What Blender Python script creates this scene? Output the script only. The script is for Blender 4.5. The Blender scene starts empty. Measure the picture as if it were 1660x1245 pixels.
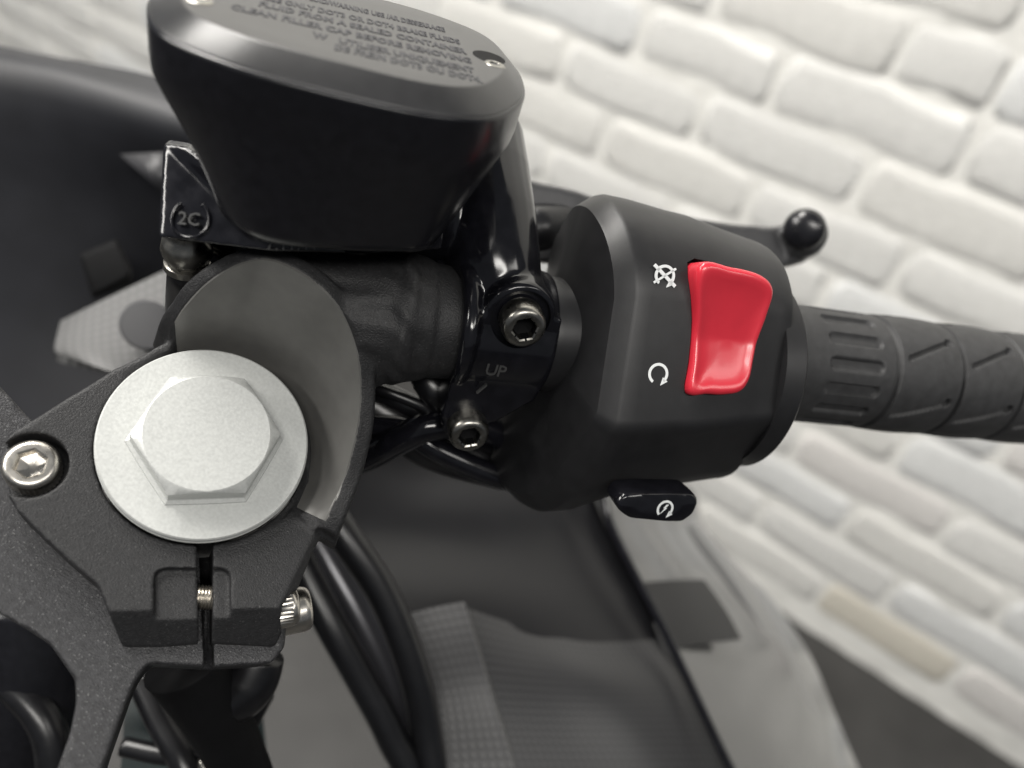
import bpy, bmesh, math, random
import numpy as np
from mathutils import Vector, Matrix
random.seed(7); rng = np.random.default_rng(7)
sc = bpy.context.scene

# ---------------------------------------------------------------- camera
# V-space: millimetres seen from the lens (x right, y down, z forward); W() turns it into the world (z up, metres)
FOC = 1250.0; CX, CY = 830.0, 622.5
def nv(v): v = np.array(v, float); return v/np.linalg.norm(v)
DN = nv((-.18272776, .76539101, .61707954))            # straight down
HR = nv((.79192682, .48653413, -.36896675))            # along the brick wall
NW = nv((.58263409, -.42126137, .69503696))            # into the brick wall
CAM_H = .995
def W(p):
    p = np.asarray(p, float)
    return np.stack([p@HR, p@NW, -(p@DN)], -1)/1000 + np.array([0, 0, CAM_H])
def Wd(v): v = np.asarray(v, float); return np.array([v@HR, v@NW, -(v@DN)])
cam_d = bpy.data.cameras.new('camera'); cam = bpy.data.objects.new('camera', cam_d); sc.collection.objects.link(cam)
sc.camera = cam
rx, ry, rz = Wd((1, 0, 0)), Wd((0, -1, 0)), Wd((0, 0, -1))
cam.matrix_world = Matrix(((rx[0], ry[0], rz[0], 0), (rx[1], ry[1], rz[1], 0), (rx[2], ry[2], rz[2], CAM_H), (0, 0, 0, 1)))
cam_d.sensor_width = 36; cam_d.lens = FOC/1660*36; cam_d.clip_start = .01; cam_d.clip_end = 100
cam_d.dof.use_dof = True; cam_d.dof.focus_distance = .181; cam_d.dof.aperture_fstop = 6.8

# ---------------------------------------------------------------- light: showroom ceiling lamps and one added fill lamp
sc.view_settings.view_transform = 'Standard'; sc.view_settings.look = 'None'; sc.view_settings.gamma = 1
sc.view_settings.exposure = 0.0
sc.cycles.use_denoising = True; sc.cycles.max_bounces = 8
wd = bpy.data.worlds.new('World'); sc.world = wd; wd.use_nodes = True
wd.node_tree.nodes['Background'].inputs['Color'].default_value = (.86, .92, 1, 1)
wd.node_tree.nodes['Background'].inputs['Strength'].default_value = .15
def area(loc, target, sx, sy, power, col=(1, .97, .92)):
    l = bpy.data.lights.new('ceiling_or_fill_lamp', 'AREA'); l.shape = 'RECTANGLE'; l.size = sx; l.size_y = sy; l.energy = power; l.color = col
    o = bpy.data.objects.new('ceiling_or_fill_lamp', l); sc.collection.objects.link(o); o.location = loc
    o.rotation_euler = (Vector(target)-Vector(loc)).to_track_quat('-Z', 'Y').to_euler()
area((-1.15, .10, 2.70), (-.1, .1, .9), 1.4, .40, 66)
area((-2.1, -1.5, 2.65), (-.2, .6, .9), 2.0, .50, 76)
area((1.15, -1.25, 2.65), (.2, .2, .9), 1.3, .35, 34)
area((1.95, -.05, 2.65), (.4, .2, .7), 1.1, .40, 11)  # added fill lamp that brightens the lower fairing; no such source in view

# ---------------------------------------------------------------- frames and helpers
def ray(x, y): return np.array([x-CX, y-CY, FOC])/FOC
def P(x, y, z): return ray(x, y)*z                     # a place z mm in front of the lens
class Fr:                                              # a local frame; hit() reads a place on one of its planes
    def __init__(s, o, x, y, z): s.o, s.x, s.y, s.z = [np.array(k, float) for k in (o, x, y, z)]
    def __call__(s, a, b, c): return s.o + s.x*a + s.y*b + s.z*c
    def many(s, q): q = np.asarray(q, float); return s.o + q[..., :1]*s.x + q[..., 1:2]*s.y + q[..., 2:3]*s.z
    def hit(s, px, py, h=0):
        r = ray(px, py); p = r*((s.o@s.z+h)/(r@s.z)); q = p-s.o; return np.array([q@s.x, q@s.y])
ua = -nv((-.387, .347, .855)); CF = P(335.1, 714.6, 177)
e1 = nv(np.array([1, 0, 0])-ua*ua[0]); e2 = np.cross(ua, e1)
F = Fr(CF, e1, e2, ua)                                 # fork leg: z up along the leg
bx = nv((70, 6.75, 20)); B0 = P(1300, 590, 225)
r_ = ray(1100, 560); bw = -nv(r_-bx*(bx@r_)); bv = nv(np.cross(bw, bx))
if bv[1] > 0: bv = -bv
B = Fr(B0, bx, bv, bw)                                 # handlebar: x along the bar
Ld = nv((-.26, .755, .60)); PL = P(545, 95, 150)
x1 = P(800, 150, 1); x1 = x1*((PL@Ld)/(x1@Ld)); x0 = P(300, 20, 1); x0 = x0*((PL@Ld)/(x0@Ld))
l1 = nv(x1-x0); l2 = np.cross(Ld, l1)
if l2[1] > 0: l2 = -l2
R = Fr(PL, l1, l2, -Ld)                                # brake fluid reservoir: z up out of the lid
mt = np.array([.146, .546, -.825]); mt = nv(mt-bx*(mt@bx)); ky = np.cross(mt, bx)
K = Fr(B0+bx*-92, bx, ky, mt)                          # master cylinder clamp: z along its bolts

def empty(name, loc):
    o = bpy.data.objects.new(name, None); sc.collection.objects.link(o); o.location = loc; o.empty_display_size = .02; return o
fork_ground = W(CF - ua*900)
bike = empty('motorcycle', (fork_ground[0], fork_ground[1], 0))
bike['label'] = 'black motorcycle by the white brick wall with silver fork cap and red kill switch'
bike['category'] = 'motorcycle'

def objm(name, me, parent=None, label=None):
    """link a mesh given in world metres, with its origin at its own middle"""
    n = len(me.vertices); co = np.empty(n*3); me.vertices.foreach_get('co', co); co = co.reshape(-1, 3)
    c = (co.min(0)+co.max(0))/2
    me.vertices.foreach_set('co', (co-c).ravel()); me.update()
    o = bpy.data.objects.new(name, me); sc.collection.objects.link(o)
    if parent:
        o.parent = parent; pl = Vector((0, 0, 0)); q = parent
        while q: pl = pl+q.location; q = q.parent
        o.location = Vector(c)-pl
    else: o.location = c
    if label: o['label'] = label
    return o
def mesh(name, verts, faces, mat, parent=None, smooth=True, label=None, bevel=0, seg=3, sharp=None, subsurf=0, mats=None, fm=None):
    """verts in V-space millimetres"""
    me = bpy.data.meshes.new(name); me.from_pydata([tuple(v) for v in W(np.asarray(verts, float))], [], [tuple(int(i) for i in f) for f in faces])
    bm = bmesh.new(); bm.from_mesh(me); bmesh.ops.remove_doubles(bm, verts=bm.verts, dist=1e-6); bmesh.ops.recalc_face_normals(bm, faces=bm.faces); bm.to_mesh(me); bm.free()
    if mat: me.materials.append(mat)
    for p in me.polygons: p.use_smooth = smooth
    o = objm(name, me, parent, label)
    if bevel:
        m = o.modifiers.new('bevel', 'BEVEL'); m.width = bevel/1000; m.segments = seg; m.limit_method = 'ANGLE'; m.angle_limit = math.radians(28); m.use_clamp_overlap = True
        m.harden_normals = False
    if subsurf:
        m = o.modifiers.new('sub', 'SUBSURF'); m.levels = m.render_levels = subsurf
    if smooth and sharp is not None:
        o.data.set_sharp_from_angle(angle=math.radians(sharp))
    return o

# ---- raw shape makers: each returns (verts Nx3 in V-space, faces)
def join(*parts):
    V, Fc = [], []; n = 0
    for v, f in parts:
        v = np.asarray(v, float); V.append(v); Fc += [tuple(i+n for i in q) for q in f]; n += len(v)
    return np.concatenate(V), Fc
def loft(rings, caps=True, closed=True):
    n = len(rings[0]); V = np.concatenate([np.asarray(r, float) for r in rings]); Fc = []
    for i in range(len(rings)-1):
        for j in range(n if closed else n-1):
            k = (j+1) % n
            Fc.append((i*n+j, i*n+k, (i+1)*n+k, (i+1)*n+j))
    if caps: Fc.append(tuple(range(n-1, -1, -1))); Fc.append(tuple((len(rings)-1)*n+j for j in range(n)))
    return V, Fc
def lathe(o, ax, prof, n=48, caps=True, ref=None, arc=None):
    """prof: list of (distance along ax, radius)"""
    ax = nv(ax); u = nv(np.cross(ax, ref if ref is not None else (0.3, .9, .2))); v = np.cross(ax, u)
    t = np.linspace(0, 2*np.pi, n, endpoint=False)
    return loft([np.asarray(o)+ax*h+np.outer(np.cos(t), u)*r+np.outer(np.sin(t), v)*r for h, r in prof], caps)
def extr(fr, poly, h0, h1, grow=0.0):
    """polygon (x,y) of a frame, extruded from h0 to h1 with the h0 side grown by grow"""
    q = np.asarray(poly, float); c = q.mean(0); d = q-c; L = np.linalg.norm(d, axis=1, keepdims=True)
    g = c+d*(1+grow/np.maximum(L, 1e-6))
    a = fr.many(np.c_[g, np.full(len(q), h0)]); b = fr.many(np.c_[q, np.full(len(q), h1)])
    return loft([a, b])
def spl(pts, n=8, closed=True):
    """Catmull-Rom through the points"""
    p = np.asarray(pts, float); out = []; m = len(p)
    for i in range(m if closed else m-1):
        if closed: a, b, c, d = p[(i-1) % m], p[i], p[(i+1) % m], p[(i+2) % m]
        else: a, b, c, d = p[max(i-1, 0)], p[i], p[i+1], p[min(i+2, m-1)]
        for k in range(n):
            t = k/n; out.append(.5*((2*b)+(c-a)*t+(2*a-5*b+4*c-d)*t*t+(3*b-a-3*c+d)*t**3))
    if not closed: out.append(p[-1])
    return np.array(out)
def rpoly(pts, r, n=5):
    """polygon with rounded corners"""
    p = np.asarray(pts, float); m = len(p); out = []
    for i in range(m):
        a, b, c = p[i-1], p[i], p[(i+1) % m]; rr = r[i] if hasattr(r, '__len__') else r
        u, v = a-b, c-b; lu, lv = np.linalg.norm(u), np.linalg.norm(v); k = min(rr, lu*.45, lv*.45)
        s, e = b+u/lu*k, b+v/lv*k
        for j in range(n+1):
            t = j/n; out.append((1-t)**2*s+2*t*(1-t)*b+t*t*e)
    return np.array(out)
def tube(pts, r, n=14, sub=8):
    c = spl(pts, sub, False); m = len(c); rr = np.interp(np.linspace(0, 1, m), np.linspace(0, 1, len(r)), r) if hasattr(r, '__len__') else np.full(m, r)
    tg = np.gradient(c, axis=0); tg /= np.linalg.norm(tg, axis=1, keepdims=True); u = nv(np.cross(tg[0], (.2, .5, .8))); rings = []
    for i in range(m):
        u = nv(u-tg[i]*(u@tg[i])); v = np.cross(tg[i], u); t = np.linspace(0, 2*np.pi, n, endpoint=False)
        rings.append(c[i]+np.outer(np.cos(t), u)*rr[i]+np.outer(np.sin(t), v)*rr[i])
    return loft(rings)
def box(fr, x0, x1, y0, y1, z0, z1):
    return extr(fr, [(x0, y0), (x1, y0), (x1, y1), (x0, y1)], z0, z1)
def to_me(vf, name='tmp'):
    me = bpy.data.meshes.new(name); me.from_pydata([tuple(v) for v in W(vf[0])], [], vf[1])
    bm = bmesh.new(); bm.from_mesh(me); bmesh.ops.recalc_face_normals(bm, faces=bm.faces); bm.to_mesh(me); bm.free(); return me
def cast(name, add, sub, mat, parent, voxel=.5, smooth=4, label=None, post=None, sharp=None, bevel=0):
    """one casting: closed shapes merged, pockets cut out, edges softened"""
    o = bpy.data.objects.new('tmp', to_me(join(*add))); sc.collection.objects.link(o); tmp = [o]
    m = o.modifiers.new('r', 'REMESH'); m.mode = 'VOXEL'; m.voxel_size = voxel/1000; m.adaptivity = 0
    if smooth:
        m = o.modifiers.new('s', 'SMOOTH'); m.factor = .5; m.iterations = smooth
    def bake():
        me_ = bpy.data.meshes.new_from_object(o.evaluated_get(bpy.context.evaluated_depsgraph_get())); o.modifiers.clear(); o.data = me_; return len(me_.vertices)
    nv_ = bake()
    for s in sub:
        t = bpy.data.objects.new('tmp', to_me(s)); sc.collection.objects.link(t); tmp.append(t); keep = o.data
        for sol, jit in (('EXACT', 0), ('EXACT', 1), ('FAST', 0), ('EXACT', 2), ('FAST', 1)):
            t.location = Vector((.00003, .00005, -.00004))*jit; o.data = keep
            m = o.modifiers.new('b', 'BOOLEAN'); m.operation = 'DIFFERENCE'; m.object = t; m.solver = sol
            n2 = bake()
            if n2 > .55*nv_: nv_ = n2; break
        else: o.data = keep
    if post:
        m = o.modifiers.new('r2', 'REMESH'); m.mode = 'VOXEL'; m.voxel_size = post/1000; m.adaptivity = 0
        m = o.modifiers.new('s2', 'SMOOTH'); m.factor = .5; m.iterations = 4
        bake()
    me = o.data
    me.name = name; me.materials.clear(); me.materials.append(mat)
    for p in me.polygons: p.use_smooth = True
    for t in tmp: bpy.data.objects.remove(t)
    ob = objm(name, me, parent, label)
    if sharp: ob.data.set_sharp_from_angle(angle=math.radians(sharp))
    return ob

# ---------------------------------------------------------------- materials
def material(name, col, rough=.5, metal=0., spec=.5, coat=0., noise=None, bump=None, sparkle=None, rvar=0., aniso=0.):
    """noise=(scale, amount) varies the colour; bump=(scale, strength, dist mm); sparkle=(scale, threshold, colour)"""
    m = bpy.data.materials.new(name); m.use_nodes = True; nt = m.node_tree; bs = nt.nodes['Principled BSDF']; L = nt.links
    bs.inputs['Base Color'].default_value = (*col, 1); bs.inputs['Roughness'].default_value = rough; bs.inputs['Metallic'].default_value = metal
    bs.inputs['Specular IOR Level'].default_value = spec; bs.inputs['Coat Weight'].default_value = coat; bs.inputs['Coat Roughness'].default_value = .08
    tc = nt.nodes.new('ShaderNodeTexCoord')
    last = None
    if noise:
        t = nt.nodes.new('ShaderNodeTexNoise'); t.inputs['Scale'].default_value = noise[0]; t.inputs['Detail'].default_value = 6; L.new(tc.outputs['Object'], t.inputs['Vector'])
        r = nt.nodes.new('ShaderNodeMapRange'); r.inputs['From Min'].default_value = .3; r.inputs['From Max'].default_value = .7
        r.inputs['To Min'].default_value = 1-noise[1]; r.inputs['To Max'].default_value = 1+noise[1]; L.new(t.outputs['Fac'], r.inputs['Value'])
        x = nt.nodes.new('ShaderNodeVectorMath'); x.operation = 'SCALE'; x.inputs[0].default_value = col; L.new(r.outputs['Result'], x.inputs['Scale'])
        last = x.outputs['Vector']; L.new(last, bs.inputs['Base Color'])
        if rvar:
            r2 = nt.nodes.new('ShaderNodeMapRange'); r2.inputs['From Min'].default_value = .3; r2.inputs['From Max'].default_value = .7
            r2.inputs['To Min'].default_value = rough-rvar; r2.inputs['To Max'].default_value = rough+rvar; L.new(t.outputs['Fac'], r2.inputs['Value']); L.new(r2.outputs['Result'], bs.inputs['Roughness'])
    if sparkle:
        t = nt.nodes.new('ShaderNodeTexNoise'); t.inputs['Scale'].default_value = sparkle[0]; t.inputs['Detail'].default_value = 2; L.new(tc.outputs['Object'], t.inputs['Vector'])
        r = nt.nodes.new('ShaderNodeMapRange'); r.inputs['From Min'].default_value = sparkle[1]; r.inputs['From Max'].default_value = sparkle[1]+.06; L.new(t.outputs['Fac'], r.inputs['Value'])
        mx = nt.nodes.new('ShaderNodeMix'); mx.data_type = 'RGBA'; L.new(r.outputs['Result'], mx.inputs['Factor'])
        if last: L.new(last, mx.inputs[6])
        else: mx.inputs[6].default_value = (*col, 1)
        mx.inputs[7].default_value = (*sparkle[2], 1); L.new(mx.outputs[2], bs.inputs['Base Color'])
    if bump:
        t = nt.nodes.new('ShaderNodeTexNoise'); t.inputs['Scale'].default_value = bump[0]; t.inputs['Detail'].default_value = 4; L.new(tc.outputs['Object'], t.inputs['Vector'])
        b = nt.nodes.new('ShaderNodeBump'); b.inputs['Strength'].default_value = bump[1]; b.inputs['Distance'].default_value = bump[2]/1000
        L.new(t.outputs['Fac'], b.inputs['Height']); L.new(b.outputs['Normal'], bs.inputs['Normal'])
    return m
M = {}
M['cast'] = material('cast_black', (.019, .019, .020), .46, 0, .32, noise=(900, .2), bump=(2500, 1.0, .17), sparkle=(2300, .66, (.06, .06, .06)))
M['cast_fine'] = material('cast_black_fine', (.014, .028, .029), .42, 0, .5, noise=(700, .2), bump=(1800, .30, .08))
M['yoke'] = material('yoke_sand_grey', (.034, .034, .036), .42, .3, .35, noise=(800, .25), bump=(2300, 1.0, .16), sparkle=(2300, .65, (.14, .14, .14)))
M['dish'] = material('machined_black', (.125, .123, .117), .36, .25, .5, noise=(300, .06))
M['alu'] = material('anodised_silver', (.50, .51, .495), .48, .30, .5, noise=(1500, .07), bump=(2000, .4, .05), rvar=.05)
M['steel'] = material('bright_steel', (.60, .57, .52), .30, 1, .5, noise=(500, .08), bump=(700, .08, .04), rvar=.05)
M['dsteel'] = material('dark_steel', (.30, .29, .265), .30, 1, .5, noise=(400, .15), bump=(700, .1, .04), rvar=.06)
M['gloss'] = material('gloss_black', (.006, .006, .008), .14, 0, .5, noise=(260, .3), bump=(300, .06, .10), rvar=.04)
M['satin'] = material('satin_black', (.008, .008, .010), .25, 0, .5, noise=(400, .2), bump=(1500, .12, .04))
M['lid'] = material('lid_plastic', (.024, .024, .025), .32, 0, .5, noise=(300, .12), bump=(2400, .2, .05))
M['lidtext'] = material('moulded_lettering', (.012, .012, .018), .5)
M['plastic'] = material('switch_plastic', (.013, .013, .014), .42, 0, .38, noise=(250, .15), bump=(2600, .3, .045), )
M['rubber'] = material('grip_rubber', (.031, .031, .032), .58, 0, .4, noise=(400, .2), bump=(2200, .3, .05))
M['red'] = material('red_plastic', (.57, .024, .042), .28, 0, .5, coat=.2, noise=(120, .05))
M['white'] = material('white_print', (.78, .80, .80), .5)
M['black'] = material('flat_black', (.003, .003, .0035), .7, 0, .15, noise=(200, .2))
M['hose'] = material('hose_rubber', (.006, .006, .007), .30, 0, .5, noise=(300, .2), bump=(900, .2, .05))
M['scrn'] = material('fairing_matte', (.014, .0145, .018), .5, 0, .4, noise=(60, .15), bump=(1500, .15, .05))

# ---------------------------------------------------------------- setting: floor and brick wall
DW = 987.0                                              # lens to wall face along its normal, mm
WY0, WS = .12510812*DW, .07604*DW
def wall_w(s, h, d=0.0):                                # s along the wall (mm), h courses down, d mm out of the face
    return np.array([s, DW-d, CAM_H*1000-(WY0+WS*h)])/1000
def wall_s(px, py):
    r = ray(px, py); p = r*DW/(r@NW); return p@HR, (p@DN-WY0)/WS
mf = material('floor_concrete', (.034, .033, .032), .5, 0, .4, noise=(9, .3), bump=(60, .2, 2))
FZ = 0.0
me = bpy.data.meshes.new('floor'); me.from_pydata([(-6, -6, FZ), (6, -6, FZ), (6, 1.2, FZ), (-6, 1.2, FZ)], [], [(0, 1, 2, 3)]); me.materials.append(mf)
fl = bpy.data.objects.new('floor', me); sc.collection.objects.link(fl); fl['kind'] = 'structure'

def paint(name, col, rough=.55):
    return material(name, col, rough, 0, .4, noise=(14, .07), bump=(60, .55, 3.5))
bm_ = [paint('brick_paint_grey', (.70, .695, .67)), paint('brick_paint_cool', (.695, .70, .69)), paint('brick_paint_warm', (.70, .692, .660)), paint('brick_paint_beige', (.64, .605, .525)), paint('brick_paint_pinkish', (.70, .68, .655))]
mort = material('mortar_lit_paint', (.765, .757, .72), .55, 0, .4, noise=(30, .05), bump=(60, .6, 3.0))  # joints tinted lighter than the bricks for light catching their slopes
wall = empty('brick_wall', (0, DW/1000, 0)); wall['label'] = 'white painted brick wall with thick mortar behind the motorcycle grip'; wall['category'] = 'wall'
# mortar bed: a lumpy slab set back from the brick faces
S0, S1 = -3000, 1100; nx, ny = 400, 200; VV = []; H0, H1 = -19.0, 11.62
def nz(a, b, k): return math.sin(a*.031*k+1.3)*math.sin(b*.047*k+.4)+.6*math.sin(a*.073*k+b*.051*k)
for j in range(ny+1):
    for i in range(nx+1):
        s = S0+(S1-S0)*i/nx; h = H0+(H1-H0)*j/ny
        VV.append(wall_w(s, h, -2.0+.6*nz(s, h*75, 1)+.5*nz(s+300, h*75, 2.7)))
FF = [(j*(nx+1)+i, j*(nx+1)+i+1, (j+1)*(nx+1)+i+1, (j+1)*(nx+1)+i) for j in range(ny) for i in range(nx)]
nb = len(VV); VV += [wall_w(S0, H0, -100), wall_w(S1, H0, -100), wall_w(S1, H1, -100), wall_w(S0, H1, -100)]; FF.append((nb, nb+1, nb+2, nb+3))
me = bpy.data.meshes.new('mortar'); me.from_pydata([tuple(v) for v in VV], [], FF); me.materials.append(mort)
for p in me.polygons: p.use_smooth = True
mo = bpy.data.objects.new('mortar', me); sc.collection.objects.link(mo); mo.parent = wall; mo.location = (0, -DW/1000, 0)
# brick shapes: domed, worn, shared by alike bricks
def brick_mesh(k, mat):
    L, Hh = 1.0, 1.0; us = [0, .022, .07, .30, .5, .70, .93, .978, 1]; vs = [0, .07, .22, .5, .78, .93, 1]; V = []; rr = random.Random(k)
    for b, v in enumerate(vs):
        for a, u in enumerate(us):
            ed = min(a, len(us)-1-a, b, len(vs)-1-b); cor = (min(a, len(us)-1-a) <= 1) and (min(b, len(vs)-1-b) <= 1)
            d = [-3.6, -.5, .5][min(ed, 2)]+rr.uniform(-.8, .8)*(ed > 0)
            if min(b, len(vs)-1-b) == 0: d = -3.6
            uu, vv = u, v
            if min(a, len(us)-1-a) == 0: vv = .5+(v-.5)*.80
            if cor: vv = .5+(vv-.5)*.93; uu = .5+(uu-.5)*.975; d -= 1.2
            V.append((uu-.5+rr.uniform(-.006, .006)*(1 if ed else 1.4), -d/1000, -(vv-.5)+(rr.uniform(-.04, .04)+.03*math.sin(u*9+k))))
    n = len(us); Fc = [(j*n+i, j*n+i+1, (j+1)*n+i+1, (j+1)*n+i) for j in range(len(vs)-1) for i in range(n-1)]
    me = bpy.data.meshes.new('brick'); me.from_pydata(V, [], [tuple(reversed(f)) for f in Fc]); me.materials.append(mat)
    bm = bmesh.new(); bm.from_mesh(me); bmesh.ops.recalc_face_normals(bm, faces=bm.faces)
    if sum(f.normal.y for f in bm.faces) > 0: bmesh.ops.reverse_faces(bm, faces=bm.faces)
    bm.to_mesh(me); bm.free()
    for p in me.polygons: p.use_smooth = True
    return me
shapes = {(k, mi): brick_mesh(k*7+mi, bm_[mi]) for k in range(6) for mi in range(5)}
perps = {0: [(1466, 77), (1640, 106)], 1: [(1265, 120), (1047, 30)], 2: [(911, 105), (1135, 185), (1395, 300)], 3: [(980, 215), (1215, 330), (1461, 436)], 4: [(1335, 480)],
         5: [(1622, 737)], 6: [(1456, 734)], 7: [(1298, 708), (1546, 840)], 8: [(1382, 830), (1616, 1000)], 9: [(1452, 955)], 10: [(1334, 957), (1545, 1098)]}
tint = {(10, 1): 3, (7, 1): 4, (0, 0): 2, (2, 3): 2, (5, 1): 4, (9, 1): 1, (10, 2): 4}
first = None
for c in range(-8, 11):
    ss = sorted(wall_s(*q)[0] for q in perps.get(c, [])) or [(-60 if c % 2 else 55)+random.uniform(-12, 12)]
    edges = list(ss)
    i = 0
    while i < len(edges)-1:                            # fill wide gaps
        if edges[i+1]-edges[i] > 300: edges.insert(i+1, edges[i]+(edges[i+1]-edges[i])/round((edges[i+1]-edges[i])/225)); 
        i += 1
    while edges[0] > -2900: edges.insert(0, edges[0]-random.uniform(208, 240))
    nrt = len(edges)
    while edges[-1] < 620: edges.append(edges[-1]+random.uniform(208, 240))
    kk = edges.index(ss[0])
    for i in range(len(edges)-1):
        a, b = edges[i], edges[i+1]; g = random.uniform(1.0, 4.5)
        hh = 1.0 if c < 10 else 1.0
        pc = HR*((a+b)/2)+DN*(WY0+WS*(c+.5))+NW*DW
        if pc[2] < 50 or not (-230 < pc[0]/pc[2]*FOC+CX < 1660+230 and -260 < pc[1]/pc[2]*FOC+CY < 1245+260): continue
        mi = tint.get((c, i-kk+1), random.choice([0, 0, 0, 0, 0, 1, 1, 2]))
        o = bpy.data.objects.new('brick', shapes[(random.randrange(6), mi)]); sc.collection.objects.link(o); o.parent = wall
        wob = random.uniform(-.03, .03)
        o.location = Vector(wall_w((a+b)/2, c+.5+wob, 0))-Vector((0, DW/1000, 0))
        o.scale = ((b-a-2*g)/1000, 1, (WS*hh-random.uniform(1, 9))/1000)
        o.rotation_euler = (random.uniform(-.012, .012), random.uniform(-.022, .022), random.uniform(-.006, .006))

# ================================================================ MOTORCYCLE
# ---------------------------------------------------------------- fork cap: silver flange with a hexagon
prof = [(-6, 22.0), (-3.4, 22.0), (-3.1, 22.75), (-2.2, 23.0), (-1.9, 22.8), (-1.7, 22.5), (-1.5, 22.75), (-.35, 22.75), (0, 22.4)]
rings = prof+[(0.0, 18.5)]
vf = lathe(CF, ua, rings, 128)
cap = mesh('fork_cap', *vf, M['alu'], bike, sharp=32, label='silver anodised fork cap set in the black clamp')
ph = .131; hv, hf = [], []
hexr = lambda r, a: r/np.cos((a-ph+np.pi/6) % (np.pi/3)-np.pi/6) if False else r*np.cos(np.pi/6)/np.cos(((a-ph) % (np.pi/3))-np.pi/6)
n = 144; t = np.linspace(0, 2*np.pi, n, endpoint=False)+ph
RC = 13.45
def ring(rad, h): return F.many(np.c_[rad*np.cos(t), rad*np.sin(t), h])
hexo = np.array([hexr(15.75, a) for a in t])
chz = 6.6-(hexo-RC)*.72                                 # the cone that chamfers the hexagon
rr = [ring(hexo+1.15, np.full(n, -.05)), ring(hexo+1.05, np.full(n, .55)), ring(hexo+.22, np.full(n, 1.0)), ring(hexo+.02, np.full(n, 1.35)), ring(hexo, np.minimum(chz-.12, 6.4)), ring(hexo-.08, np.minimum(chz, 6.5)),
      ring(np.full(n, RC), np.full(n, 6.6)), ring(np.full(n, RC-.25), np.full(n, 6.72)), ring(np.full(n, 6.0), np.full(n, 6.74)), ring(np.full(n, .3), np.full(n, 6.74))]
hx = mesh('hexagon_head', *loft(rr), M['alu'], cap, sharp=22)

# ---------------------------------------------------------------- handlebar clamp on top of the yoke
rimpx = [(275, 548, -2.5), (284, 520, 5), (300, 496, 11), (328, 465, 17), (360, 441, 22), (395, 425, 26), (430, 419, 28), (465, 429, 29), (500, 449, 29), (530, 474, 28), (555, 505, 25), (572, 540, 22), (582, 580, 19), (586, 625, 15), (583, 680, 11), (573, 730, 7), (558, 780, 3), (535, 835, 0), (522, 868, -2.5)]
rim = np.array([[*F.hit(x, y, h), h] for x, y, h in rimpx]); rim = spl(rim, 5, False)
body_px = [(262, 556), (225, 579), (185, 597), (140, 625), (80, 662), (22, 698), (4, 718), (-2, 748), (10, 800), (30, 832), (60, 862), (105, 905), (140, 935), (158, 950), (168, 975), (185, 1018), (196, 1046), (262, 1046), (300, 1043), (330, 1040), (400, 1043), (452, 1046), (470, 1005), (488, 945), (508, 895), (533, 846), (556, 790), (574, 735), (584, 680), (586, 625), (560, 560), (470, 540), (330, 540)]
HB = -3.4
body = np.array([F.hit(x, y, HB) for x, y in body_px])
slab = extr(F, body, -19, HB)
# raised wall round the dish: ring section built from the rim curve
cen = np.array([2.0, 1.0])
def off(c, d):
    out = c.copy(); tgt = np.gradient(c[:, :2], axis=0); nn = np.c_[tgt[:, 1], -tgt[:, 0]]; nn /= np.linalg.norm(nn, axis=1, keepdims=True)
    s = np.sign(((c[:, :2]-cen)*nn).sum(1)); out[:, :2] += nn*s[:, None]*np.asarray(d)[:, None] if np.ndim(d) else nn*s[:, None]*d; return out
inner = rim.copy(); outer = off(rim, 3.6); low = off(rim, 5.6); 
outer[:, 2] -= .3; low[:, 2] = -16; inb = rim.copy(); inb[:, :2] *= (22.5/np.hypot(rim[:, 0], rim[:, 1]))[:, None]; inb[:, 2] = -16; inh = inb.copy(); inh[:, 2] = rim[:, 2]
wallring = []
for i in range(len(rim)):
    wallring.append(F.many(np.array([inb[i], inh[i], inner[i], outer[i], low[i]])))
shell = loft(wallring)
# stub that carries the bar, with weld beads
def bpt(x):
    k = (x-CX)/FOC; return (k*B0[2]-B0[0])/(bx[0]-k*bx[2])
stub = lathe(B0, bx, [(-152, 15), (-142, 14.6), (-134, 14.8), (-128, 15.3), (bpt(622), 16.0), (bpt(634), 16.3), (bpt(642), 17.1), (bpt(655), 16.9), (bpt(664), 15.9), (bpt(690), 15.3), (bpt(693), 14.6), (bpt(740), 14.2)], 64)
sv = np.array(stub[0]); ax_s = (sv-B0)@bx; rad_s = sv-B0-ax_s[:, None]*bx
wv_ = .020*np.sin(ax_s*1.3+np.arctan2(rad_s@bv, rad_s@bw)*5)+.014*np.sin(ax_s*.7+np.arctan2(rad_s@bv, rad_s@bw)*9+1)+.012*np.sin(np.arctan2(rad_s@bv, rad_s@bw)*17+ax_s)
wv_ *= (ax_s < bpt(676)); stub = (sv+rad_s*wv_[:, None], stub[1])
blend = tube([B(-150, -18, -2), B(-138, -12, 0), B(-126, -6, 0), B(-116, -2, 0)], [8, 12.5, 13, 11])
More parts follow.
